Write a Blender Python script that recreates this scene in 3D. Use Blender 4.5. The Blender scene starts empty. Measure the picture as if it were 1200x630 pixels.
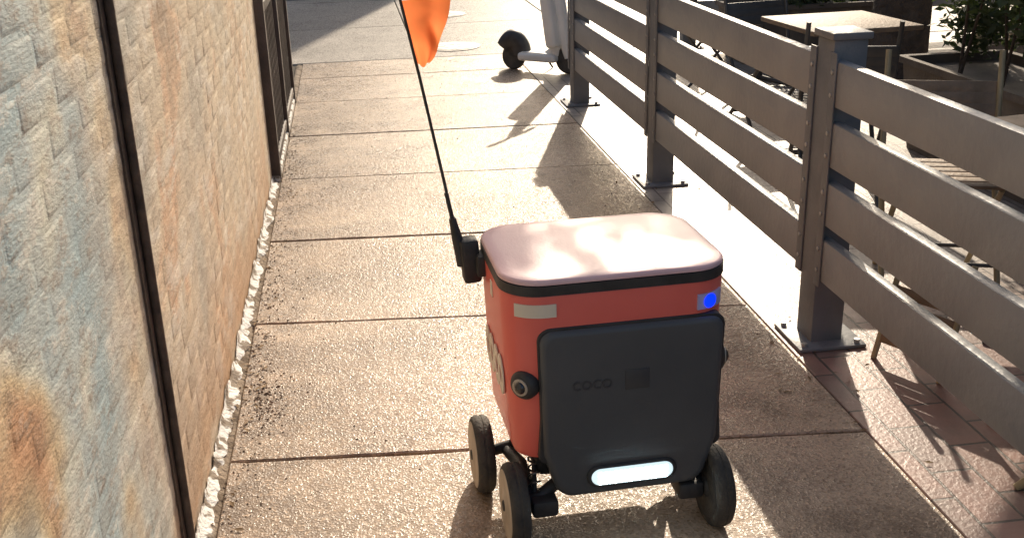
import bpy, bmesh, math, random
from mathutils import Vector, Matrix, noise as mnoise
random.seed(7)
S=bpy.context.scene
col=S.collection
R=math.radians

# ---------------------------------------------------------------- materials
def newmat(name):
    m=bpy.data.materials.new(name); m.use_nodes=True
    nt=m.node_tree; b=nt.nodes['Principled BSDF']
    return m,nt,b
def pm(name,c1,c2=None,scale=8,rough=.5,bump=0,bscale=60,metal=0,coat=0,detail=3,rvar=0.0,lo=.35,hi=.65,coords='Object',bdist=.01):
    m,nt,b=newmat(name)
    c2=c2 or tuple(x*.8 for x in c1)
    tc=nt.nodes.new('ShaderNodeTexCoord')
    n=nt.nodes.new('ShaderNodeTexNoise'); n.inputs['Scale'].default_value=scale; n.inputs['Detail'].default_value=detail
    nt.links.new(tc.outputs[coords],n.inputs['Vector'])
    r=nt.nodes.new('ShaderNodeValToRGB')
    r.color_ramp.elements[0].position=lo; r.color_ramp.elements[0].color=(*c1,1)
    r.color_ramp.elements[1].position=hi; r.color_ramp.elements[1].color=(*c2,1)
    nt.links.new(n.outputs['Fac'],r.inputs['Fac']); nt.links.new(r.outputs['Color'],b.inputs['Base Color'])
    b.inputs['Roughness'].default_value=rough; b.inputs['Metallic'].default_value=metal
    b.inputs['Coat Weight'].default_value=coat
    if rvar:
        mr=nt.nodes.new('ShaderNodeMapRange'); mr.inputs[3].default_value=rough-rvar; mr.inputs[4].default_value=rough+rvar
        nt.links.new(n.outputs['Fac'],mr.inputs[0]); nt.links.new(mr.outputs[0],b.inputs['Roughness'])
    if bump:
        n2=nt.nodes.new('ShaderNodeTexNoise'); n2.inputs['Scale'].default_value=bscale; n2.inputs['Detail'].default_value=3
        nt.links.new(tc.outputs[coords],n2.inputs['Vector'])
        bp=nt.nodes.new('ShaderNodeBump'); bp.inputs['Strength'].default_value=bump; bp.inputs['Distance'].default_value=bdist
        nt.links.new(n2.outputs['Fac'],bp.inputs['Height']); nt.links.new(bp.outputs['Normal'],b.inputs['Normal'])
    return m
def mixrgb(nt,fac,a,b,mode='MIX'):
    m=nt.nodes.new('ShaderNodeMix'); m.data_type='RGBA'; m.blend_type=mode
    for s,v in ((0,fac),(6,a),(7,b)):
        if isinstance(v,(int,float)): m.inputs[s].default_value=v
        elif isinstance(v,tuple): m.inputs[s].default_value=(*v,1)
        else: nt.links.new(v,m.inputs[s])
    return m.outputs[2]
def noise_(nt,vec,scale,detail=4,rough=.55):
    n=nt.nodes.new('ShaderNodeTexNoise'); n.inputs['Scale'].default_value=scale; n.inputs['Detail'].default_value=detail
    n.inputs['Roughness'].default_value=rough; nt.links.new(vec,n.inputs['Vector']); return n.outputs['Fac']
def ramp_(nt,fac,stops):
    r=nt.nodes.new('ShaderNodeValToRGB'); e=r.color_ramp.elements
    while len(e)<len(stops): e.new(.5)
    for i,(p,c) in enumerate(stops):
        e[i].position=p; e[i].color=(*c,1) if isinstance(c,tuple) else (c,c,c,1)
    nt.links.new(fac,r.inputs['Fac']); return r.outputs['Color']
def math_(nt,op,a,b=None):
    m=nt.nodes.new('ShaderNodeMath'); m.operation=op
    for i,v in enumerate((a,b)):
        if v is None: continue
        if isinstance(v,(int,float)): m.inputs[i].default_value=v
        else: nt.links.new(v,m.inputs[i])
    return m.outputs[0]
def mrange(nt,v,a,b):
    f=nt.nodes.new('ShaderNodeMapRange'); f.inputs[1].default_value=a; f.inputs[2].default_value=b; nt.links.new(v,f.inputs[0]); return f.outputs[0]

def concrete(name,base,dark,light,bump=.5,rough=.42,stain=.7,edge=False):
    m,nt,b=newmat(name)
    g=nt.nodes.new('ShaderNodeNewGeometry'); P=g.outputs['Position']
    big=noise_(nt,P,1.0,3); c=mixrgb(nt,ramp_(nt,big,[(.42,0.),(.60,1.)]),base,light)
    st=noise_(nt,P,2.3,5,.7); c=mixrgb(nt,ramp_(nt,st,[(.47,0.),(.64,stain)]),c,dark)
    sp=noise_(nt,P,15,2,.6); c=mixrgb(nt,ramp_(nt,sp,[(.62,0.),(.72,.5)]),c,dark)
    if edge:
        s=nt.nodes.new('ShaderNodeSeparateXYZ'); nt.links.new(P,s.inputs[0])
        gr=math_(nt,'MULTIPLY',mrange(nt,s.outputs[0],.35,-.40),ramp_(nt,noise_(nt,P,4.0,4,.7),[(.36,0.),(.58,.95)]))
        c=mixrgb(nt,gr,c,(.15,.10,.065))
    v=nt.nodes.new('ShaderNodeTexVoronoi'); v.inputs['Scale'].default_value=150; nt.links.new(P,v.inputs['Vector'])
    sep=nt.nodes.new('ShaderNodeSeparateColor'); nt.links.new(v.outputs['Color'],sep.inputs[0])
    c=mixrgb(nt,ramp_(nt,sep.outputs[0],[(.5,0.),(.9,.5)]),c,dark)
    c=mixrgb(nt,ramp_(nt,sep.outputs[1],[(.8,0.),(.95,.55)]),c,tuple(min(.85,x*1.6) for x in base))
    nt.links.new(c,b.inputs['Base Color'])
    mid=noise_(nt,P,48,4,.78)
    h=math_(nt,'ADD',math_(nt,'MULTIPLY',mid,1.3),math_(nt,'MULTIPLY',v.outputs['Distance'],.45))
    bp=nt.nodes.new('ShaderNodeBump'); bp.inputs['Strength'].default_value=bump; bp.inputs['Distance'].default_value=.006
    nt.links.new(h,bp.inputs['Height']); nt.links.new(bp.outputs['Normal'],b.inputs['Normal'])
    nt.links.new(ramp_(nt,sep.outputs[2],[(.2,rough-.18),(.7,rough+.25)]),b.inputs['Roughness'])
    b.inputs['Specular IOR Level'].default_value=.6
    return m
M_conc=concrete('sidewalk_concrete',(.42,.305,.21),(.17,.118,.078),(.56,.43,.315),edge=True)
M_conc2=concrete('apron_concrete',(.36,.32,.27),(.18,.155,.13),(.45,.40,.34),bump=.3,stain=.4)
M_bed=pm('joint_dirt',(.04,.03,.02),(.09,.07,.05),scale=9,rough=.95,bump=.6,bscale=90)
M_asph=pm('asphalt',(.045,.045,.05),(.075,.072,.07),scale=3,rough=.8,bump=.5,bscale=120)
M_dirtstrip=pm('dirt_edge',(.12,.085,.055),(.33,.26,.19),scale=14,rough=.95,bump=.9,bscale=60)

def paver_mat():
    m,nt,b=newmat('brick_pavers')
    g=nt.nodes.new('ShaderNodeNewGeometry'); P=g.outputs['Position']
    mp=nt.nodes.new('ShaderNodeMapping'); mp.inputs['Rotation'].default_value=(0,0,R(90)); nt.links.new(P,mp.inputs['Vector'])
    def bt(c1,c2,mo):
        t=nt.nodes.new('ShaderNodeTexBrick'); t.inputs['Scale'].default_value=1
        t.inputs['Brick Width'].default_value=.24; t.inputs['Row Height'].default_value=.12
        t.inputs['Mortar Size'].default_value=.005; t.inputs['Mortar Smooth'].default_value=.3
        for k,c in (('Color1',c1),('Color2',c2),('Mortar',mo)): t.inputs[k].default_value=(*c,1)
        nt.links.new(mp.outputs[0],t.inputs['Vector']); return t
    red=bt((.34,.18,.14),(.23,.14,.115),(.07,.055,.045)); gry=bt((.47,.41,.35),(.36,.31,.26),(.14,.12,.11))
    s=nt.nodes.new('ShaderNodeSeparateXYZ'); nt.links.new(P,s.inputs[0])
    c=mixrgb(nt,mrange(nt,s.outputs[1],3.0,3.7),red.outputs[0],gry.outputs[0])
    c=mixrgb(nt,ramp_(nt,noise_(nt,P,7,4,.7),[(.4,0.),(.7,.6)]),c,(.15,.115,.095))
    nt.links.new(c,b.inputs['Base Color'])
    h=math_(nt,'SUBTRACT',math_(nt,'MULTIPLY',noise_(nt,P,70,3,.6),.5),math_(nt,'MULTIPLY',red.outputs['Fac'],.9))
    bp=nt.nodes.new('ShaderNodeBump'); bp.inputs['Strength'].default_value=.6; bp.inputs['Distance'].default_value=.006
    nt.links.new(h,bp.inputs['Height']); nt.links.new(bp.outputs['Normal'],b.inputs['Normal'])
    b.inputs['Roughness'].default_value=.42
    return m
M_pav=paver_mat()

def mural_mat():
    m,nt,b=newmat('painted_brick')
    g=nt.nodes.new('ShaderNodeNewGeometry'); P=g.outputs['Position']
    s=nt.nodes.new('ShaderNodeSeparateXYZ'); nt.links.new(P,s.inputs[0])
    w=noise_(nt,P,1.9,3,.6)
    c=ramp_(nt,w,[(.36,(.48,.45,.38)),(.45,(.64,.54,.41)),(.54,(.72,.59,.43)),(.60,(.72,.46,.28)),(.68,(.42,.28,.18))])
    w2=noise_(nt,P,2.6,2,.5)
    c2=ramp_(nt,w2,[(.38,(.40,.52,.55)),(.46,(.54,.61,.60)),(.53,(.70,.69,.58)),(.60,(.74,.56,.34)),(.68,(.64,.34,.18))])
    c=mixrgb(nt,mrange(nt,s.outputs[1],2.3,1.75),c,c2)
    c=mixrgb(nt,math_(nt,'MULTIPLY',mrange(nt,s.outputs[1],2.6,4.0),.55),c,(.66,.52,.35))
    at=nt.nodes.new('ShaderNodeAttribute'); at.attribute_name='rnd'
    c=mixrgb(nt,math_(nt,'MULTIPLY',at.outputs['Fac'],.22),c,(.36,.26,.18))
    at2=nt.nodes.new('ShaderNodeAttribute'); at2.attribute_name='joint'
    mp=nt.nodes.new('ShaderNodeMapping'); mp.inputs['Scale'].default_value=(1,.45,1.2); nt.links.new(P,mp.inputs['Vector'])
    fl=noise_(nt,mp.outputs[0],30,6,.8)
    c=mixrgb(nt,ramp_(nt,fl,[(.52,0.),(.62,.6)]),c,(.30,.21,.15))
    fl2=noise_(nt,mp.outputs[0],7,6,.8)
    c=mixrgb(nt,ramp_(nt,fl2,[(.52,0.),(.60,.6)]),c,(.78,.72,.63))
    c=mixrgb(nt,math_(nt,'MULTIPLY',at2.outputs['Fac'],.45),c,(.26,.19,.13))
    c=mixrgb(nt,math_(nt,'MULTIPLY',mrange(nt,s.outputs[2],.5,.0),ramp_(nt,w2,[(.40,0.),(.55,.8)])),c,(.52,.29,.14))
    nt.links.new(c,b.inputs['Base Color'])
    h=math_(nt,'ADD',math_(nt,'MULTIPLY',fl,1.1),math_(nt,'MULTIPLY',fl2,1.8))
    bp=nt.nodes.new('ShaderNodeBump'); bp.inputs['Strength'].default_value=.6; bp.inputs['Distance'].default_value=.007
    nt.links.new(h,bp.inputs['Height']); nt.links.new(bp.outputs['Normal'],b.inputs['Normal'])
    b.inputs['Roughness'].default_value=.5
    return m
M_mural=mural_mat()
M_white=pm('flaking_white_paint',(.84,.82,.77),(.24,.19,.14),scale=22,rough=.8,bump=.8,bscale=70,lo=.49,hi=.56)
M_pipe=pm('rusty_conduit',(.085,.06,.045),(.17,.12,.085),scale=20,rough=.7,bump=.4,bscale=80)
M_fence=pm('grey_painted_board',(.255,.268,.285),(.31,.32,.33),scale=5,rough=.42,bump=.3,bscale=40,rvar=.12)
M_post=pm('charcoal_painted_post',(.145,.155,.17),(.19,.198,.21),scale=7,rough=.5,bump=.2,bscale=60)
M_bolt=pm('galvanised_bolt',(.5,.5,.5),(.35,.35,.35),rough=.4,metal=.5)
M_gate=pm('brown_gate_metal',(.08,.062,.052),(.12,.09,.075),scale=9,rough=.6,bump=.3)
M_red=pm('coral_shell',(.93,.19,.15),(.89,.165,.13),scale=6,rough=.38,coat=.2,bump=.04,bscale=200)
M_lid=pm('lid_shell',(.86,.60,.61),(.80,.52,.54),scale=5,rough=.40,coat=.1,bump=.05,bscale=150,rvar=.06)
M_blk=pm('black_plastic',(.03,.031,.033),(.048,.049,.051),scale=20,rough=.5,bump=.1,bscale=150)
M_panel=pm('charcoal_hatch',(.078,.088,.098),(.098,.107,.116),scale=4,rough=.42,bump=.06,bscale=180)
M_panel2=pm('hatch_emblem',(.055,.06,.068),(.065,.07,.078),scale=10,rough=.4)
M_tyre=pm('tyre_rubber',(.04,.04,.04),(.085,.078,.066),scale=18,rough=.8,bump=.4,bscale=120)
M_hub=pm('dusty_hub',(.60,.52,.42),(.45,.39,.31),scale=14,rough=.6)
M_cream=pm('cream_vinyl',(.86,.80,.68),(.80,.74,.62),scale=12,rough=.5)
M_steel=pm('spring_steel',(.3,.3,.3),(.2,.2,.2),rough=.35,metal=.9)
M_flag=pm('orange_flag_nylon',(.95,.20,.03),(.9,.15,.02),scale=14,rough=.6,bump=.2,bscale=60)
nt=M_flag.node_tree; b=nt.nodes['Principled BSDF']
tr=nt.nodes.new('ShaderNodeBsdfTranslucent'); tr.inputs[0].default_value=(.98,.28,.10,1)
mx=nt.nodes.new('ShaderNodeMixShader'); mx.inputs[0].default_value=.6
nt.links.new(b.outputs[0],mx.inputs[1]); nt.links.new(tr.outputs[0],mx.inputs[2]); nt.links.new(mx.outputs[0],nt.nodes['Material Output'].inputs[0])
def emis(name,c,s,samp=True):
    m,nt,b=newmat(name); b.inputs['Base Color'].default_value=(*c,1)
    b.inputs['Emission Color'].default_value=(*c,1); b.inputs['Emission Strength'].default_value=s
    if not samp: m.cycles.emission_sampling='NONE'
    return m
M_led=emis('white_led_lens',(.72,.90,.95),.95)
M_led2=emis('white_led_chip',(.9,.98,1.0),30)
M_blue=emis('blue_led',(.0,.02,1.0),2.2,False)
M_lens=pm('lens_housing',(.6,.6,.9),(.5,.52,.85),rough=.2,coat=.5)
M_glass=pm('camera_glass',(.01,.01,.012),(.015,.015,.02),rough=.08,coat=1)
M_wh=pm('white_scooter_plastic',(.80,.81,.79),(.74,.75,.73),scale=6,rough=.4)
M_wood=pm('weathered_teak',(.30,.21,.14),(.20,.14,.09),scale=12,rough=.65,bump=.4,bscale=60)
M_bamboo=pm('bamboo_cane',(.42,.34,.2),(.3,.24,.14),scale=10,rough=.5)
M_dmetal=pm('dark_chair_metal',(.07,.068,.065),(.11,.105,.1),rough=.45,metal=.3)
M_lmetal=pm('steel_tabletop',(.45,.43,.4),(.33,.32,.3),scale=8,rough=.4,metal=.5)
M_bark=pm('bark',(.06,.045,.035),(.11,.085,.065),scale=9,rough=.9,bump=1,bscale=25,bdist=.03)
M_terra=pm('planter_clay',(.12,.10,.085),(.17,.145,.12),scale=6,rough=.8,bump=.4)
M_iron=pm('cast_iron_cover',(.5,.48,.44),(.36,.34,.31),scale=20,rough=.4,metal=.4,bump=.5,bscale=70)
M_build=pm('stucco',(.33,.29,.25),(.40,.36,.31),scale=3,rough=.85,bump=.4,bscale=30)
M_build2=pm('dark_storefront',(.07,.07,.065),(.11,.105,.095),scale=3,rough=.7,bump=.3)
M_win=pm('window_glass',(.02,.025,.03),(.035,.04,.045),rough=.1,coat=.5)
M_trim=pm('stone_trim',(.45,.42,.38),(.38,.35,.31),rough=.7)
M_litter=pm('dry_leaf',(.30,.19,.08),(.16,.10,.05),scale=20,rough=.8)
def leafmat(name,c1,c2):
    m=pm(name,c1,c2,scale=3,rough=.5); nt=m.node_tree; b=nt.nodes['Principled BSDF']
    tr=nt.nodes.new('ShaderNodeBsdfTranslucent'); tr.inputs[0].default_value=(c2[0]*1.6,c2[1]*1.6,c2[2],1)
    mx=nt.nodes.new('ShaderNodeMixShader'); mx.inputs[0].default_value=.3
    nt.links.new(b.outputs[0],mx.inputs[1]); nt.links.new(tr.outputs[0],mx.inputs[2]); nt.links.new(mx.outputs[0],nt.nodes['Material Output'].inputs[0]); return m
M_leaf=leafmat('foliage',(.04,.06,.03),(.07,.10,.045))

# ---------------------------------------------------------------- mesh helpers
def empty(name,loc=(0,0,0),rz=0):
    e=bpy.data.objects.new(name,None); e.location=loc; e.rotation_euler=(0,0,rz); e.empty_display_size=.1; col.objects.link(e); return e
def mk(name,verts,faces,mat,parent=None,smooth=None):
    me=bpy.data.meshes.new(name); me.from_pydata([tuple(v) for v in verts],[],faces); me.validate()
    bm=bmesh.new(); bm.from_mesh(me); bmesh.ops.recalc_face_normals(bm,faces=bm.faces); bm.to_mesh(me); bm.free()
    if smooth is not None:
        me.polygons.foreach_set('use_smooth',[True]*len(me.polygons)); me.set_sharp_from_angle(angle=R(smooth))
    me.materials.append(mat)
    o=bpy.data.objects.new(name,me); col.objects.link(o)
    if parent: o.parent=parent
    return o
def box(name,lo,hi,mat,parent=None,bev=0,rot=None,seg=2,pivot=None):
    bm=bmesh.new(); bmesh.ops.create_cube(bm,size=1)
    c=[(a+b)/2 for a,b in zip(lo,hi)]; s=[b-a for a,b in zip(lo,hi)]
    for v in bm.verts: v.co=Vector((v.co.x*s[0],v.co.y*s[1],v.co.z*s[2]))
    if bev: bmesh.ops.bevel(bm,geom=bm.edges[:]+bm.verts[:],offset=bev,segments=seg,profile=.5,affect='EDGES')
    me=bpy.data.meshes.new(name); bm.to_mesh(me); bm.free(); me.materials.append(mat)
    if bev:
        me.polygons.foreach_set('use_smooth',[True]*len(me.polygons)); me.set_sharp_from_angle(angle=R(40))
    o=bpy.data.objects.new(name,me); col.objects.link(o); o.location=c
    if rot: o.rotation_euler=rot
    if parent: o.parent=parent
    return o
def tube(name,pts,r,mat,parent=None,n=10,caps=True):
    pts=[Vector(p) for p in pts]; rs=r if isinstance(r,(list,tuple)) else [r]*len(pts)
    V=[];F=[]; up=None
    for i,p in enumerate(pts):
        t=(pts[min(i+1,len(pts)-1)]-pts[max(i-1,0)]).normalized()
        if up is None:
            up=Vector((0,0,1)) if abs(t.z)<.9 else Vector((1,0,0))
        a=t.cross(up); 
        if a.length<1e-4: a=t.orthogonal()
        a.normalize(); bb=a.cross(t).normalized(); up=bb
        for k in range(n):
            th=2*math.pi*k/n; V.append(p+a*math.cos(th)*rs[i]+bb*math.sin(th)*rs[i])
    for i in range(len(pts)-1):
        for k in range(n):
            F.append((i*n+k,i*n+(k+1)%n,(i+1)*n+(k+1)%n,(i+1)*n+k))
    if caps: F.append(tuple(range(n))[::-1]); F.append(tuple((len(pts)-1)*n+k for k in range(n)))
    return mk(name,V,F,mat,parent,smooth=50)
def lathe_x(name,prof,cx,cy,cz,mat,parent=None,n=40):
    V=[];F=[]
    for (x,r) in prof:
        for k in range(n):
            th=2*math.pi*k/n; V.append((cx+x,cy+r*math.cos(th),cz+r*math.sin(th)))
    for i in range(len(prof)-1):
        for k in range(n): F.append((i*n+k,i*n+(k+1)%n,(i+1)*n+(k+1)%n,(i+1)*n+k))
    F.append(tuple(range(n))); F.append(tuple((len(prof)-1)*n+k for k in range(n)))
    return mk(name,V,F,mat,parent,smooth=35)
def cylz(name,c,r,h,mat,parent=None,n=32,r2=None):
    r2=r if r2 is None else r2
    return tube(name,[c,(c[0],c[1],c[2]+h)],[r,r2],mat,parent,n=n)
def rr(w,d,r,n=10):
    pts=[]
    for cx,cy,a0 in ((w/2-r,d/2-r,0),(-w/2+r,d/2-r,90),(-w/2+r,-d/2+r,180),(w/2-r,-d/2+r,270)):
        for k in range(n+1):
            a=R(a0+90*k/n); pts.append((cx+r*math.cos(a),cy+r*math.sin(a)))
    return pts
def loft(name,secs,mat,parent=None,smooth=35):
    V=[];F=[];n=None
    for (w,d,r,z,oy) in secs:
        p=rr(w,d,r); n=len(p); V+=[(x,y+oy,z) for x,y in p]
    for i in range(len(secs)-1):
        for k in range(n): F.append((i*n+k,i*n+(k+1)%n,(i+1)*n+(k+1)%n,(i+1)*n+k))
    F.append(tuple(range(n))); F.append(tuple((len(secs)-1)*n+k for k in range(n)))
    return mk(name,V,F,mat,parent,smooth=smooth)
def plate_xz(name,outline,y0,y1,bev,mat,parent=None,lim=.03):
    cx=sum(p[0] for p in outline)/len(outline); cz=sum(p[1] for p in outline)/len(outline); n=len(outline)
    def abs_(v): return max(abs(v),lim)
    def ins(k):
        return [(cx+(x-cx)*(1-k/abs_(x-cx)),cz+(z-cz)*(1-k/abs_(z-cz))) for x,z in outline]
    rings=[(outline,y1),(outline,y0+bev)]
    for t in (.3,.6,.85,1.0):
        rings.append((ins(bev*(1-math.cos(t*math.pi/2))),y0+bev*(1-math.sin(t*math.pi/2))))
    V=[];F=[]
    for o,y in rings: V+=[(x,y,z) for x,z in o]
    for i in range(len(rings)-1):
        for k in range(n): F.append((i*n+k,i*n+(k+1)%n,(i+1)*n+(k+1)%n,(i+1)*n+k))
    F.append(tuple(range(n))); F.append(tuple((len(rings)-1)*n+k for k in range(n)))
    return mk(name,V,F,mat,parent,smooth=40)
def leaves(name,blobs,n,size,mat,parent=None,flat=False):
    V=[];F=[]
    for _ in range(n):
        c,rad=random.choice(blobs)
        while True:
            q=Vector((random.uniform(-1,1),random.uniform(-1,1),random.uniform(-1,1)))
            if q.length<1: break
        if not flat: q=q*(.55+.45*random.random())
        p=Vector(c)+Vector((q.x*rad[0],q.y*rad[1],q.z*rad[2]))
        a=Vector((random.gauss(0,1),random.gauss(0,1),random.gauss(0,.7 if not flat else .12))).normalized()
        bb=a.cross(Vector((random.gauss(0,1),random.gauss(0,1),random.gauss(0,1) if not flat else 0))).normalized()
        if flat: bb=Vector((-a.y,a.x,random.gauss(0,.15))).normalized()
        s=size*random.uniform(.5,1.3); i=len(V)
        V+=[p-a*s,p-bb*s*.42,p+a*s,p+bb*s*.42+Vector((0,0,s*.1))]; F.append((i,i+1,i+2,i+3))
    return mk(name,V,F,mat,parent)
def prism(name,poly,z0,z1,mat,parent=None,bev=0):
    n=len(poly)
    if bev:
        cx=sum(p[0] for p in poly)/n; cy=sum(p[1] for p in poly)/n
        ins=[(x-math.copysign(bev,x-cx),y-math.copysign(bev,y-cy)) for x,y in poly]
        V=[(x,y,z0) for x,y in poly]+[(x,y,z1-bev) for x,y in poly]+[(x,y,z1) for x,y in ins]; L=3
    else: V=[(x,y,z0) for x,y in poly]+[(x,y,z1) for x,y in poly]; L=2
    F=[]
    for i in range(L-1):
        for k in range(n): F.append((i*n+k,i*n+(k+1)%n,(i+1)*n+(k+1)%n,(i+1)*n+k))
    F.append(tuple(range(n))); F.append(tuple((L-1)*n+k for k in range(n)))
    return mk(name,V,F,mat,parent)

# ---------------------------------------------------------------- ground
mk('ground',[(-150,-150,-.14),(150,-150,-.14),(150,150,-.14),(-150,150,-.14)],[(0,1,2,3)],M_asph)
mk('road',[(-60,14.2,-.134),(60,14.2,-.134),(60,22,-.134),(-60,22,-.134)],[(0,1,2,3)],M_asph)
box('sidewalk_bed',(-9,-5,-.139),(11,14.0,-.014),M_bed)
sw=empty('sidewalk')
XL,XR=-.43,1.37
ys=[(-2.2,-.05),(-1.2,-.07),(-.25,-.08),(.75,-.09),(1.73,-.10),(2.70,-.10),(3.67,-.11),(4.60,-.09),(5.62,-.07),(6.60,-.05),(7.62,-.03),(8.55,-.015),(9.25,0)]
for i in range(len(ys)-1):
    g=.003 if i%2 else .0055
    (a,s1),(b_,s2)=ys[i],ys[i+1]; a+=g; b_-=g
    N=40; poly=[]
    def ey(x,y0,s,q): return y0+s*(x-XL)+.006*mnoise.noise(Vector((x*6,y0*5,q)))+.004*mnoise.noise(Vector((x*27,y0*5,q+8)))
    for k in range(N+1):
        x=XL+(XR-XL)*k/N; poly.append((x,ey(x,a,s1,0)))
    for k in range(N,-1,-1):
        x=XL+(XR-XL)*k/N; poly.append((x,ey(x,b_,s2,3)))
    o=prism('slab_%d'%i,poly,-.1,.0+random.uniform(-.003,.002),M_conc,sw)
    bm=bmesh.new(); bm.from_mesh(o.data)
    top=[f for f in bm.faces if f.normal.z>.9]
    bmesh.ops.inset_region(bm,faces=top,thickness=.006,depth=0)
    for f in [f for f in bm.faces if f.normal.z>.9 and len(f.verts)>10]: 
        for v in f.verts: v.co.z+=.004
    bm.to_mesh(o.data); bm.free()
ap=empty('concrete_apron')
xs=[-9,-4.5,-.9,.55,2.1,4.1,6.5,11]
yy=[9.26,11.3,13.6]
for i in range(len(xs)-1):
    for j in range(2):
        prism('apron_slab',[(xs[i]+.006,yy[j]+.006),(xs[i+1]-.006,yy[j]+.006),(xs[i+1]-.006,yy[j+1]-.006),(xs[i]+.006,yy[j+1]-.006)],-.1,.001,M_conc2,ap,bev=.005)
prism('kerb',[(-9,13.61),(11,13.61),(11,13.99),(-9,13.99)],-.139,.003,M_conc2,bev=.02)
prism('side_yard_paving',[(-9,5.0),(-.8,5.0),(-.8,9.25),(-9,9.25)],-.1,-.004,M_conc2)
prism('patio_paving',[(1.376,-5),(11,-5),(11,9.25),(1.376,9.25)],-.1,-.001,M_pav,bev=.003)
XW=-.475
V=[];F=[];N=300
for i in range(N+1):
    y=-3+ (9.2+3)*i/N
    for k in range(4):
        x=XW-.005+.019*k+(0 if k in(0,) else .014*mnoise.noise(Vector((y*6,k*.4,1))))
        z=(-.002,.006,.0,-.012)[k]+.009*mnoise.noise(Vector((y*14,k*3.,5)))
        V.append((x,y,z))
for i in range(N):
    for k in range(3): F.append((i*4+k,i*4+k+1,(i+1)*4+k+1,(i+1)*4+k))
mk('dirt_edge',V,F,M_dirtstrip,smooth=60)

def cover(x,y,r,name='manhole_cover'):
    e=empty(name,(x,y,.002)); cylz('frame',(0,0,0),r,.006,M_iron,e,n=48); cylz('lid',(0,0,.006),r*.86,.004,M_iron,e,n=48)
    for k in range(8):
        a=k*math.pi/4; box('rib',(-.02,r*.3,.0095),(.02,r*.75,.013),M_iron,e,rot=None).matrix_local=Matrix.Rotation(a,4,'Z')@Matrix.Translation((0,r*.5,.011))
cover(.90,9.75,.25); cover(1.0,12.0,.26)

# ---------------------------------------------------------------- brick wall
wall=empty('brick_wall')
box('mortar_core',(XW-.32,-4,-.1),(XW,5.58,3.1),M_mural,wall)
V=[];F=[];cols=[];jn=[]
bl,bh,mo=.195,.062,.008
z=.012;row=0
while z<3.05:
    y=-4+(row%2)*(bl+mo)/2+random.uniform(-.02,.02)
    while y<5.55:
        blr=bl+random.uniform(-.01,.01); y1=min(y+blr,5.575)
        if y1-y>.03:
            mask=max(0,min(1,.4+1.8*mnoise.noise(Vector((y*1.9,z*1.9,2)))))
            d=.0005+(.0012+random.uniform(-.0006,.0007))*mask; e=.013; i=len(V); t=random.uniform(-.0002,.0002)
            j=lambda s=.004: random.uniform(-s,s)
            o=[(y+j(),z+j()),(y1+j(),z+j()),(y1+j(),z+bh+j()),(y+j(),z+bh+j())]
            n=[(o[0][0]+e,o[0][1]+e),(o[1][0]-e,o[1][1]+e),(o[2][0]-e,o[2][1]-e),(o[3][0]+e,o[3][1]-e)]
            V+=[(XW-.001,a,b) for a,b in o]+[(XW+d*.6,a*.6+c*.4,b*.6+f*.4) for (a,b),(c,f) in zip(o,n)]+[(XW+d+(t if k<2 else -t),a,b) for k,(a,b) in enumerate(n)]
            for L in (0,4):
                for k in range(4): F.append((i+L+k,i+L+(k+1)%4,i+L+4+(k+1)%4,i+L+4+k))
            F.append((i+8,i+9,i+10,i+11)); cols+=[random.random()**2]*12; jn+=[.25+.75*mask]*4+[.25*mask]*4+[0]*4
        y+=blr+mo
    z+=bh+mo; row+=1
o=mk('bricks',V,F,M_mural,wall,smooth=80)
at=o.data.attributes.new('rnd','FLOAT','POINT'); at.data.foreach_set('value',cols)
at=o.data.attributes.new('joint','FLOAT','POINT'); at.data.foreach_set('value',jn)
V=[];F=[];N=460
for i in range(N+1):
    y=-3+8.58*i/N
    n1=mnoise.noise(Vector((y*7,0,0))); n2=mnoise.noise(Vector((y*31,4,0)))
    for k in range(4):
        x=(XW+.004,XW+.009+.003*n2,XW+.025+.022*n1+.010*n2,XW+.030+.024*n1+.012*n2)[k]
        zz=(.035+.035*n1+.02*n2,.018,.009+.004*n2,.0035)[k]
        V.append((x,y,zz))
for i in range(N):
    for k in range(3): F.append((i*4+k,i*4+k+1,(i+1)*4+k+1,(i+1)*4+k))
mk('base_paint_strip',V,F,M_white,wall,smooth=60)
tube('conduit',[(XW+.014,2.20,.0),(XW+.015,2.208,1.0),(XW+.014,2.20,3.0)],.0095,M_pipe,wall,n=14)
box('joint_backing',(XW+.001,2.165,.01),(XW+.0055,2.235,3.0),M_pipe,wall)

gate=empty('metal_gate')
X0=-.46
for y in (5.64,6.65,7.68): box('gate_post',(X0-.03,y-.03,-.01),(X0+.03,y+.03,.98),M_gate,gate,bev=.004)
for z in (.06,.86): box('gate_rail',(X0-.015,5.67,z),(X0+.022,7.65,z+.05),M_gate,gate,bev=.004)
y=5.76
while y<7.62:
    if abs(y-6.65)>.05: box('gate_bar',(X0-.008,y-.009,.11),(X0+.012,y+.009,.86),M_gate,gate)
    y+=.105
box('gate_sheet',(X0-.03,5.67,.1),(X0-.022,7.65,.84),M_gate,gate)
prism('gate_kerb',[(-.54,5.59),(-.435,5.59),(-.435,7.75),(-.54,7.75)],-.01,.03,M_white,gate,bev=.006)

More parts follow.
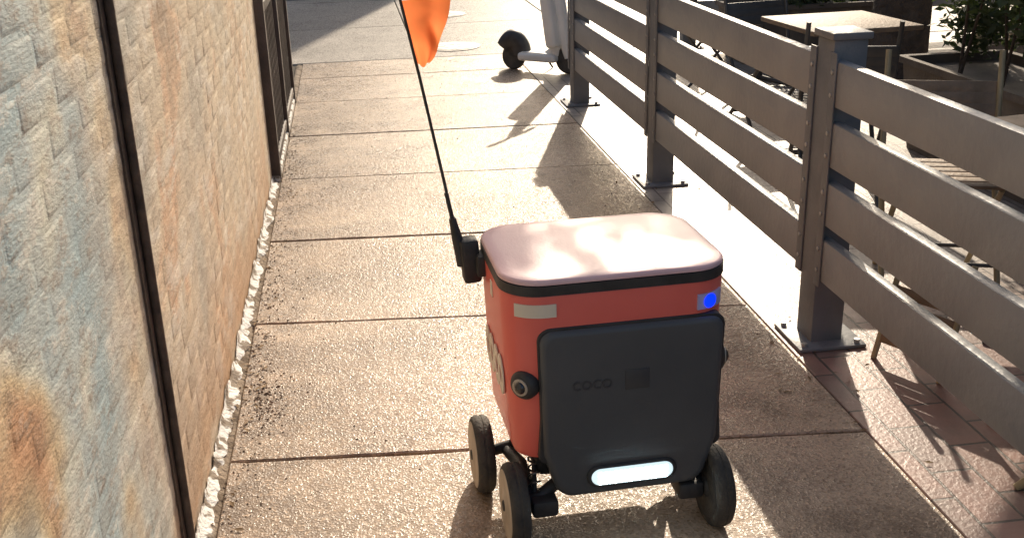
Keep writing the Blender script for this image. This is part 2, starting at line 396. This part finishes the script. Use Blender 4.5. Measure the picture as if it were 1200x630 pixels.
# ---------------------------------------------------------------- fence
def board_fence(name,p0,p1,ys_,zrails):
    f=empty(name,p0,p1)
    for y in ys_:
        box('post',(-.055,y-.06,.0),(.055,y+.06,1.02),M_post,f,bev=.004)
        box('post_cap',(-.066,y-.071,1.02),(.066,y+.071,1.042),M_post,f,bev=.004)
        box('base_plate',(-.115,y-.115,.0),(.12,y+.115,.012),M_post,f,bev=.003)
        for sy in (-1,1):
            box('bracket_strip',(-.0615,y+sy*.075-.022,.225),(-.0555,y+sy*.075+.022,.985),M_post,f,bev=.0015)
            for (z0,z1) in zrails:
                for zz in (z0+.035,z1-.035):
                    lathe_x('bolt',[(-.0045,.0055),(-.0035,.0075),(0,.0075)],-.0615,y+sy*.075,zz,M_bolt,f,n=8)
            for dx in (-.09,.095): cylz('anchor_bolt',(dx,y+sy*.09,.012),.01,.012,M_bolt,f,n=8)
    for a,b_ in zip(ys_[:-1],ys_[1:]):
        for k,(z0,z1) in enumerate(zrails):
            w=random.uniform(-.003,.003)
            box('rail',(-.055,a+.0605,z0+w),(-.017,b_-.0605,z1+w),M_fence,f,bev=.005)
    return f
zr=[(.245,.388),(.437,.579),(.628,.77),(.82,.961)]
board_fence('board_fence',(1.508,0,0),0,[-2.735,-.77,1.195,3.16,5.125,7.09],zr)
board_fence('board_fence',(2.9,9.1,0),R(-90),[0,1.9,3.8],zr)

# ---------------------------------------------------------------- delivery robot
rb=empty('delivery_robot',(.547,2.368,0),R(2))
W,D=.532,.415
CR=.092
loft('body',[(W-.09,D-.09,.05,.225,0),(W-.05,D-.045,.062,.232,0),(W-.036,D-.028,.07,.25,0),(W-.016,D-.012,.085,.42,0),(W,D,CR,.645,0),(W-.003,D-.003,CR,.650,0),(W-.012,D-.012,CR-.003,.653,0)],M_red,rb)
loft('rim_seal',[(W-.014,D-.014,CR-.004,.648,0),(W+.004,D+.004,CR,.651,0),(W+.004,D+.004,CR,.674,0),(W-.01,D-.01,CR,.676,0)],M_blk,rb)
loft('lid',[(W-.012,D-.012,CR-.004,.673,0),(W+.002,D+.002,CR+.002,.677,0),(W+.002,D+.002,CR+.002,.682,0),(W-.003,D-.003,CR,.686,0),(W-.014,D-.014,CR-.005,.6885,0),(W-.06,D-.06,.07,.690,0),(W-.15,D-.15,.06,.692,0),(W-.3,D-.3,.04,.693,0)],M_lid,rb,smooth=60)
HX=.027
def outline(w,z0,z1,rt,rb_,chop):
    p=[]
    for cx,cz,r,a0 in ((w/2-rt,z1-rt,rt,0),(-w/2+rt,z1-rt,rt,90)):
        for k in range(9): a=R(a0+90*k/8); p.append((cx+r*math.cos(a)+HX,cz+r*math.sin(a)))
    wb=w-chop
    p.append((-w/2+.006+HX,z0+.12))
    for cx,cz,r,a0 in ((-wb/2+rb_,z0+rb_,rb_,185),(wb/2-rb_,z0+rb_,rb_,270)):
        for k in range(9): a=R(a0+85*k/8); p.append((cx+r*math.cos(a)+HX,cz+r*math.sin(a)))
    p.append((w/2-.006+HX,z0+.12))
    return p
FY=-.219
plate_xz('front_hatch',outline(.438,.130,.566,.03,.05,.06),FY,-.12,.016,M_panel,rb)
plate_xz('hatch_seam',outline(.446,.225,.572,.032,.02,.0),FY+.0105,-.12,.003,M_blk,rb)
box('undertray',(-.19,-.13,.14),(.19,.16,.228),M_blk,rb,bev=.02)
box('hatch_emblem',(.008,FY-.0015,.405),(.066,FY+.001,.455),M_panel2,rb,bev=.0005)
def text(name,s,size,mat,parent,loc,rot,ext=.0012,bold=.0):
    cu=bpy.data.curves.new(name,'FONT'); cu.body=s; cu.size=size; cu.extrude=ext; cu.offset=bold; cu.align_x='CENTER'; cu.space_character=.98
    t=bpy.data.objects.new(name,cu); col.objects.link(t); bpy.context.view_layer.update()
    me=bpy.data.meshes.new_from_object(t.evaluated_get(bpy.context.evaluated_depsgraph_get()))
    bpy.data.objects.remove(t); me.materials.clear(); me.materials.append(mat)
    o=bpy.data.objects.new(name,me); col.objects.link(o); o.parent=parent; o.location=loc; o.rotation_euler=rot; return o
text('hatch_lettering','coco',.05,M_panel2,rb,(-.07,FY-.0005,.415),(R(90),0,0))
t=text('side_lettering','coco',.19,M_cream,rb,(-W/2+.0065,-.002,.372),(R(92.0),0,R(-90)),ext=.0015,bold=.007)
t.scale=(.66,1,1)
def pill(cx,cz,w,h,n=12):
    r=h/2; p=[]
    for s,a0 in ((1,-90),(-1,90)):
        for k in range(n+1): a=R(a0+180*k/n); p.append((cx+s*(w/2-r)+r*math.cos(a),cz+r*math.sin(a)))
    return p
LX=.027
plate_xz('lamp_bezel',pill(LX,.183,.222,.058),FY-.006,FY+.01,.004,M_blk,rb,lim=.02)
plate_xz('lamp_lens',pill(LX,.183,.202,.044),FY-.013,FY+.0,.008,M_led,rb,lim=.018)
V=[];F=[]
for k in range(14):
    cx=LX-.080+.160*k/13
    for zc in (.1735,.1925):
        i=len(V); y0=FY-.0135; V+=[(cx-.0040,y0,zc-.006),(cx+.0040,y0,zc-.006),(cx+.0040,y0,zc+.006),(cx-.0040,y0,zc+.006),(cx,y0-.002,zc)]
        F+=[(i,i+1,i+4),(i+1,i+2,i+4),(i+2,i+3,i+4),(i+3,i,i+4)]
mk('led_chips',V,F,M_led2,rb)
def corner_strip(name,a0,a1,z0,z1,mat,side=-1,off=.0015,extra=0,th=.0025):
    r=CR; cx=side*(W/2-r-.001); cy=-(D/2-r-.001); V=[];F=[];n=10
    pts=[]
    if extra: pts.append((cx-side*extra,cy-r,0,-1))
    for k in range(n+1):
        a=R(a0+(a1-a0)*k/n); pts.append((cx+side*math.sin(a)*r,cy-math.cos(a)*r,side*math.sin(a),-math.cos(a)))
    for x,y,nx,ny in pts:
        for z,o in ((z0,off-.004),(z0,off+th),(z1,off+th),(z1,off-.004)): V.append((x+nx*o,y+ny*o,z))
    m=len(pts)
    for i in range(m-1):
        for k in range(4): F.append((i*4+k,i*4+(k+1)%4,(i+1)*4+(k+1)%4,(i+1)*4+k))
    F+=[(0,1,2,3),tuple(4*(m-1)+k for k in range(4))]
    return mk(name,V,F,mat,rb,smooth=40)
corner_strip('front_reflector',0,46,.600,.631,M_cream,extra=.022)
box('side_reflector',(-.267,-.030,.588),(-.2635,-.005,.626),M_cream,rb,bev=.001)
corner_strip('indicator_housing',4,50,.583,.620,M_lens,side=1,off=.001,th=.004)
def disc(name,c,r,d,mat,axis,parent,n=28):
    ax=Vector(axis).normalized(); return tube(name,[Vector(c),Vector(c)+ax*d*.7,Vector(c)+ax*d],[r,r,r*.75],mat,parent,n=n)
a=R(24); cxy=Vector((W/2-CR-.002+math.sin(a)*(CR+.001),-(D/2-CR-.002)-math.cos(a)*(CR+.001),.601))
disc('blue_indicator',cxy,.017,.010,M_blue,(math.sin(a),-math.cos(a),0),rb)
for nm,c,ax in (('left',(-.218,-.180,.428),(-1,-1.0,0)),('right',(.252,-.140,.428),(1,-.25,0))):
    a=Vector(ax).normalized(); c=Vector(c)
    tube('camera_pod_'+nm,[c-a*.02,c+a*.012,c+a*.020,c+a*.025],[.035,.035,.030,.02],M_blk,rb,n=28)
    tube('camera_ring_'+nm,[c+a*.020,c+a*.0275],[.022,.020],M_hub,rb,n=24)
    tube('camera_lens_'+nm,[c+a*.02,c+a*.030,c+a*.035],[.016,.015,.008],M_glass,rb,n=24)
def wheel(tag,x,y,side,r=.102,w=.046):
    h=w/2; s=side
    lathe_x('tyre_'+tag,[(-h,r*.78),(-h,r*.90),(-h*.8,r*.965),(-h*.4,r),(-h*.15,r*1.0),(-h*.1,r*.985),(h*.1,r*.985),(h*.15,r),(h*.4,r),(h*.8,r*.965),(h,r*.90),(h,r*.78)],x,y,r,M_tyre,rb,n=48)
    lathe_x('hub_'+tag,[(s*h*.7,r*.86),(s*h*1.04,r*.85),(s*h*1.10,r*.80),(s*h*1.06,r*.70),(s*h*1.06,r*.30),(s*h*1.15,r*.27),(s*h*1.2,r*.12)],x,y,r,M_hub,rb,n=36)
    lathe_x('hub_inner_'+tag,[(-s*h*.7,r*.78),(-s*h*1.02,r*.76),(-s*h*.9,r*.3),(-s*h*1.3,r*.2)],x,y,r,M_blk,rb,n=24)
    lathe_x('axle_cap_'+tag,[(s*h*1.19,r*.14),(s*h*1.32,r*.12)],x,y,r,M_blk,rb,n=16)
wheel('front_left',-.250,-.170,-1); wheel('front_right',.245,-.195,1)
wheel('rear_left',-.290,.082,-1); wheel('rear_right',.295,.082,1)
for s in (-1,1):
    tube('front_axle',[(s*.10,-.14,.16),(s*.19,-.17,.115),(s*.235,-.18,.102)],[.017,.016,.014],M_blk,rb)
    tube('rear_axle',[(s*.10,.07,.17),(s*.2,.08,.12),(s*.28,.085,.102)],[.017,.016,.014],M_blk,rb)
    tube('swing_arm',[(s*.205,-.18,.105),(s*.215,-.06,.145),(s*.225,.085,.105)],[.015,.018,.015],M_blk,rb)
    box('gear_motor',(min(s*.15,s*.215),-.215,.08),(max(s*.15,s*.215),-.14,.125),M_blk,rb,bev=.01)
    pts=[]
    A=Vector((s*.20,-.165,.125)); B=Vector((s*.18,-.05,.235)); ax=(B-A).normalized(); u=ax.orthogonal().normalized(); v=ax.cross(u)
    for k in range(91):
        t=k/90; a=t*2*math.pi*7; pts.append(A+(B-A)*t+(u*math.cos(a)+v*math.sin(a))*.014)
    tube('shock_spring',pts,.0028,M_steel,rb,n=6); tube('shock_rod',[A,B],.006,M_blk,rb)
    tube('fork_arm',[(s*.215,.08,.11),(s*.19,.05,.18),(s*.17,0,.225)],.013,M_blk,rb)
# flag mast
box('mast_bracket',(-.318,.095,.575),(-.272,.145,.690),M_blk,rb,bev=.010,rot=(0,R(-4),0))
box('mast_bracket_arm',(-.285,.07,.60),(-.254,.13,.655),M_blk,rb,bev=.006)
base=Vector((-.312,.122,.62)); tip=Vector((-.485,.135,1.56))
tube('mast_socket',[base+(tip-base)*.0,base+(tip-base)*.07,base+(tip-base)*.13],[.017,.014,.009],M_blk,rb)
tube('mast_tape',[base+(tip-base)*.11,base+(tip-base)*.2],[.0055,.0055],M_blk,rb)
tube('mast',[base,base+(tip-base)*.5+Vector((.004,0,0)),tip],[.0042,.0038,.003],M_blk,rb)
d=(tip-base)
f0=base+d*((1.120-.62)/.94); V=[];F=[];nu,nv=20,18
for j in range(nv+1):
    v=j/nv; p=f0+d*(.145*v/.94)
    for i in range(nu+1):
        u=i/nu
        wd=.034+.085*v**.8
        q=p+Vector((u*wd, .020*math.sin(u*7+v*4)*u+.012*math.sin(v*11+u*3)*u, .004*u*v+.008*math.sin(u*9+v*5)*u-.006*(1-v)*u))
        V.append(q)
for j in range(nv):
    for i in range(nu): a=j*(nu+1)+i; F.append((a,a+1,a+nu+2,a+nu+1))
mk('flag',V,F,M_flag,rb,smooth=80)

# ---------------------------------------------------------------- scooter (parked)
sc=empty('electric_scooter',(1.27,8.50,0),R(-40))
WB=.50
def wheel_y(tag,x,r,w,parent):
    o=lathe_x('tyre_'+tag,[(-w/2,r*.6),(-w/2,r*.88),(-w*.25,r),(w*.25,r),(w/2,r*.88),(w/2,r*.6)],0,0,0,M_tyre,parent,n=36)
    o.matrix_local=Matrix.Translation((x,0,r))@Matrix.Rotation(R(90),4,'Z')
    o=lathe_x('hub_'+tag,[(-w*.4,r*.6),(-w*.5,r*.2),(w*.5,r*.2),(w*.4,r*.6)],0,0,0,M_hub,parent,n=24)
    o.matrix_local=Matrix.Translation((x,0,r))@Matrix.Rotation(R(90),4,'Z')
wheel_y('rear',0,.10,.055,sc); wheel_y('front',WB,.11,.055,sc)
V=[];F=[]
sec=[(-.055,.03),(-.055,.10),(-.04,.13),(0,.142),(.04,.13),(.055,.10),(.055,.03)]
for k in range(17):
    a=R(-12+165*k/16)
    for (yy_,rr_) in sec: V.append((rr_*math.cos(a)*1.08,yy_,.13+rr_*math.sin(a)*1.3))
for k in range(16):
    for j in range(6): F.append((k*7+j,k*7+j+1,k*7+j+8,k*7+j+7))
o=mk('rear_fender',V,F,M_blk,sc,smooth=70); md=o.modifiers.new('s','SOLIDIFY'); md.thickness=.006
box('deck',(.08,-.09,.085),(.42,.09,.15),M_wh,sc,bev=.025,seg=4)
box('deck_grip',(.11,-.07,.150),(.39,.07,.155),M_wh,sc,bev=.002)
tube('neck',[(.32,0,.12),(.38,0,.16),(.41,0,.30)],[.05,.058,.055],M_wh,sc,n=16)
tube('stem',[(WB,0,.12),(.445,0,.36),(.36,0,.95),(.34,0,1.12)],[.035,.055,.048,.03],M_wh,sc,n=16)
box('stem_shield',(.31,-.125,.20),(.41,.125,.86),M_wh,sc,bev=.035,seg=4,rot=(0,R(-8),0))
tube('handlebar',[(.34,-.26,1.13),(.355,-.12,1.12),(.34,0,1.12),(.355,.12,1.12),(.34,.26,1.13)],.014,M_blk,sc)
tube('kickstand',[(.25,.08,.10),(.26,.17,.005)],.008,M_blk,sc)
V=[];F=[]
for k in range(11):
    a=R(30+110*k/10)
    for j,(yy_,rr_) in enumerate(((-.04,.12),(0,.133),(.04,.12))): V.append((WB+rr_*math.cos(a),yy_,.11+rr_*math.sin(a)))
for k in range(10):
    for j in range(2): F.append((k*3+j,k*3+j+1,k*3+j+4,k*3+j+3))
o=mk('front_fender',V,F,M_wh,sc,smooth=70); md=o.modifiers.new('s','SOLIDIFY'); md.thickness=.005

# ---------------------------------------------------------------- patio furniture
def chair(x,y,rz,mat=M_wood):
    e=empty('folding_chair',(x,y,0),rz)
    for s in (-1,1):
        tube('back_leg',[(s*.2,-.22,.0),(s*.2,.12,.46),(s*.2,.22,.86)],.011,M_bamboo if mat is M_wood else M_dmetal,e,n=8)
        tube('front_leg',[(s*.17,.24,.0),(s*.17,-.17,.44)],.011,M_bamboo if mat is M_wood else M_dmetal,e,n=8)
    for k in range(6): box('seat_slat',(-.19,-.19+k*.062,.445),(.19,-.14+k*.062,.458),mat,e,bev=.002)
    for k in range(3): 
        t=k/2; box('back_slat',(-.2,.165+.025*t,.62+.08*t),(.2,.178+.025*t,.67+.08*t),mat,e,bev=.002,rot=(R(-14),0,0))
    tube('stretcher',[(-.2,-.12,.14),(.2,-.12,.14)],.008,M_dmetal,e,n=8); tube('stretcher_b',[(-.17,.12,.13),(.17,.12,.13)],.008,M_dmetal,e,n=8)
def table(x,y,rz=0,top=M_lmetal):
    e=empty('bistro_table',(x,y,0),rz)
    box('top',(-.30,-.30,.72),(.30,.30,.745),top,e,bev=.006)
    tube('column',[(0,0,.03),(0,0,.72)],.028,M_dmetal,e,n=14)
    for k in range(4):
        a=R(45+90*k); tube('foot',[(0,0,.05),(.28*math.cos(a),.28*math.sin(a),.012)],[.02,.014],M_dmetal,e,n=8)
chair(1.90,2.25,R(70)); table(2.25,2.85,R(8),M_wood); chair(2.1,3.5,R(-20))
table(2.5,5.3,R(4),M_wood); chair(2.25,4.7,R(165),M_dmetal); chair(2.4,5.95,R(10),M_dmetal)
table(2.9,7.4); chair(2.45,7.3,R(95),M_dmetal)
e=empty('folding_chair',(1.67,2.86,0),R(-62))
for s in (-1,1): tube('side_rail',[(s*.12,0,0.0),(s*.12,.12,.36)],.01,M_bamboo,e,n=8)
for k in range(5):
    t=.2+k*.14; box('slat',(-.118,.12*t-.006,.36*t-.018),(.118,.12*t+.006,.36*t+.018),M_wood,e,bev=.002,rot=(R(-18),0,0))

def planter(x,y,w,d,h,n,name='planter',tall=.55):
    e=empty(name,(x,y,0)); 
    loft('box',[(w*.9,d*.9,.03,0,0),(w,d,.03,h-.04,0),(w+.04,d+.04,.03,h-.035,0),(w+.04,d+.04,.03,h,0),(w-.04,d-.04,.02,h-.001,0),(w-.05,d-.05,.02,h-.05,0)],M_terra,e)
    bl_=[((random.uniform(-w/2,w/2),random.uniform(-d/2,d/2),h+random.uniform(.05,tall)),(.26,.26,.24)) for _ in range(12)]
    leaves('shrub_leaves',bl_,n,.034,M_leaf,e)
    for _ in range(8):
        x0,y0=random.uniform(-w*.3,w*.3),random.uniform(-d*.3,d*.3)
        tube('stem',[(x0,y0,h-.06),(x0+random.uniform(-.1,.1),y0+random.uniform(-.1,.1),h+.5)],[.01,.005],M_bark,e,n=6)
planter(3.30,4.75,.6,1.6,.5,7000,tall=.75); planter(4.6,6.2,.7,1.5,.5,5000,tall=1.0); planter(3.2,2.9,.6,1.3,.5,7000,tall=.7)
planter(3.7,8.4,1.4,.5,.45,4000,tall=.6)
e=empty('bamboo_screen',(0,0,0))
for k in range(9):
    x=3.75+.15*k; y=6.0-.1*k+random.uniform(-.05,.05)
    tube('cane',[(x,y,0),(x+random.uniform(-.04,.04),y,1.2),(x+random.uniform(-.08,.08),y,2.5)],[.022,.02,.016],M_bamboo,e,n=8)

tr_=empty('street_tree',(3.9,7.3,0))
tube('trunk',[(0,0,-.02),(.0,.0,.12),(.02,.0,.8),(-.03,.02,1.8),(-.05,.0,2.6)],[.28,.22,.19,.16,.12],M_bark,tr_,n=16)
bl_=[]
for k in range(11):
    a=random.uniform(0,6.28); L=random.uniform(1.2,2.2); h=random.uniform(3.6,5.6)
    if k<3: a=R(165+20*k); L=2.0; h=3.7+.35*k
    p1=Vector((math.cos(a)*L*.5,math.sin(a)*L*.5,2.5+(h-2.5)*.65)); p2=Vector((math.cos(a)*L,math.sin(a)*L,h))
    tube('limb',[(-.05,0,2.45),p1,p2],[.075,.045,.015],M_bark,tr_,n=8)
    if k not in (0,): bl_.append((tuple(p2),(.62,.62,.42)))
    bl_.append((tuple(p1*.6+p2*.4),(.42,.42,.32)))
leaves('crown_leaves',bl_,7500,.055,M_leaf,tr_)
# sparse unseen sprays at a limb tip, added to dapple the robot lid
leaves('dapple_leaves',[((-1.65,.62,3.8),(.5,.5,.3)),((-1.50,.60,3.65),(.2,.25,.18)),((-1.85,.8,3.85),(.16,.2,.16))],95,.095,M_leaf,tr_)

bl_=[((XL+.02,y,.008),(.07,.4,.002)) for y in (2.2,3.1,3.6,4.4,5.4)]+[((1.42,y,.006),(.25,.7,.002)) for y in (3,5)]
leaves('leaf_litter',bl_,170,.013,M_litter,None,flat=True)
V=[];F=[]
for _ in range(1300):
    q=random.random()
    if q<.65: x=XL+abs(random.gauss(0,.06)); y=random.uniform(1.4,7)
    elif q<.85: x=random.uniform(-.35,1.35); y=random.uniform(1.5,9)
    else: x=random.gauss(XL+.08,.04); y=random.gauss(3.05,.08)
    x=max(x,XL-.01)
    s=random.uniform(.0015,.0055); i=len(V)
    V+=[(x+random.uniform(.5,1)*s,y,0.003),(x,y+s*random.uniform(.5,1),.003),(x-s,y,.003),(x,y-s,.003),(x,y,.003+s*.9)]
    F+=[(i,i+1,i+4),(i+1,i+2,i+4),(i+2,i+3,i+4),(i+3,i,i+4)]
mk('gravel_debris',V,F,M_dirtstrip)

# ---------------------------------------------------------------- buildings
def building(name,x0,x1,y0,y1,h,face,mat,floors=3,nw=5):
    e=empty(name); box('walls',(x0,y0,-.13),(x1,y1,h),mat,e)
    box('cornice',(x0-.15,y0-.15,h),(x1+.15,y1+.15,h+.25),M_trim,e,bev=.03)
    fh=h/floors
    for f in range(floors):
        for k in range(nw):
            t=(k+.5)/nw; z0=f*fh+fh*.28; z1=f*fh+fh*.82
            if face=='y':
                c=x0+(x1-x0)*t; ww=(x1-x0)/nw*.3
                box('window',(c-ww,y0-.02,z0),(c+ww,y0+.02,z1),M_win,e); box('sill',(c-ww-.08,y0-.1,z0-.1),(c+ww+.08,y0-.001,z0-.002),M_trim,e)
            else:
                c=y0+(y1-y0)*t; ww=(y1-y0)/nw*.3
                box('window',(x0-.02,c-ww,z0),(x0+.02,c+ww,z1),M_win,e); box('sill',(x0-.1,c-ww-.08,z0-.1),(x0-.001,c+ww+.08,z0-.002),M_trim,e)
    return e
building('office_building',-22,4.4,26,36,13,'y',M_build,3,8)
building('cafe_building',6.0,14,-5,8.6,4.2,'x',M_build2,1,4)
building('townhouse',-14,-3.2,5.6,9.2,5,'y',M_build,2,3)

# ---------------------------------------------------------------- light / world / camera
el,az=28,17
w=bpy.data.worlds.new('World'); S.world=w; w.use_nodes=True; nt=w.node_tree
sky=nt.nodes.new('ShaderNodeTexSky'); sky.sky_type='NISHITA'; sky.sun_disc=False; sky.sun_elevation=R(el); sky.sun_rotation=R(az)
sky.dust_density=4.0
nt.links.new(sky.outputs[0],nt.nodes['Background'].inputs[0]); nt.nodes['Background'].inputs[1].default_value=.15
L=bpy.data.lights.new('sun','SUN'); L.energy=5; L.angle=R(.5); L.color=(1,.86,.68)
lo=bpy.data.objects.new('sun',L); col.objects.link(lo)
dv=Vector((-math.sin(R(az))*math.cos(R(el)),-math.cos(R(az))*math.cos(R(el)),-math.sin(R(el))))
lo.rotation_euler=dv.to_track_quat('-Z','Y').to_euler()
cam=bpy.data.cameras.new('camera'); co=bpy.data.objects.new('camera',cam); col.objects.link(co)
cam.lens=37.5; cam.sensor_width=36; cam.clip_end=500; cam.clip_start=.05
pitch,yaw,roll=R(20.82),R(8.09),.0275
fw=Vector((math.sin(yaw)*math.cos(pitch),math.cos(yaw)*math.cos(pitch),-math.sin(pitch)))
q=fw.to_track_quat('-Z','Y').to_matrix().to_4x4()
co.matrix_world=Matrix.Translation((0,0,1.55))@q@Matrix.Rotation(-roll,4,'Z')
S.camera=co
S.view_settings.view_transform='Standard'; S.view_settings.look='None'; S.view_settings.exposure=0
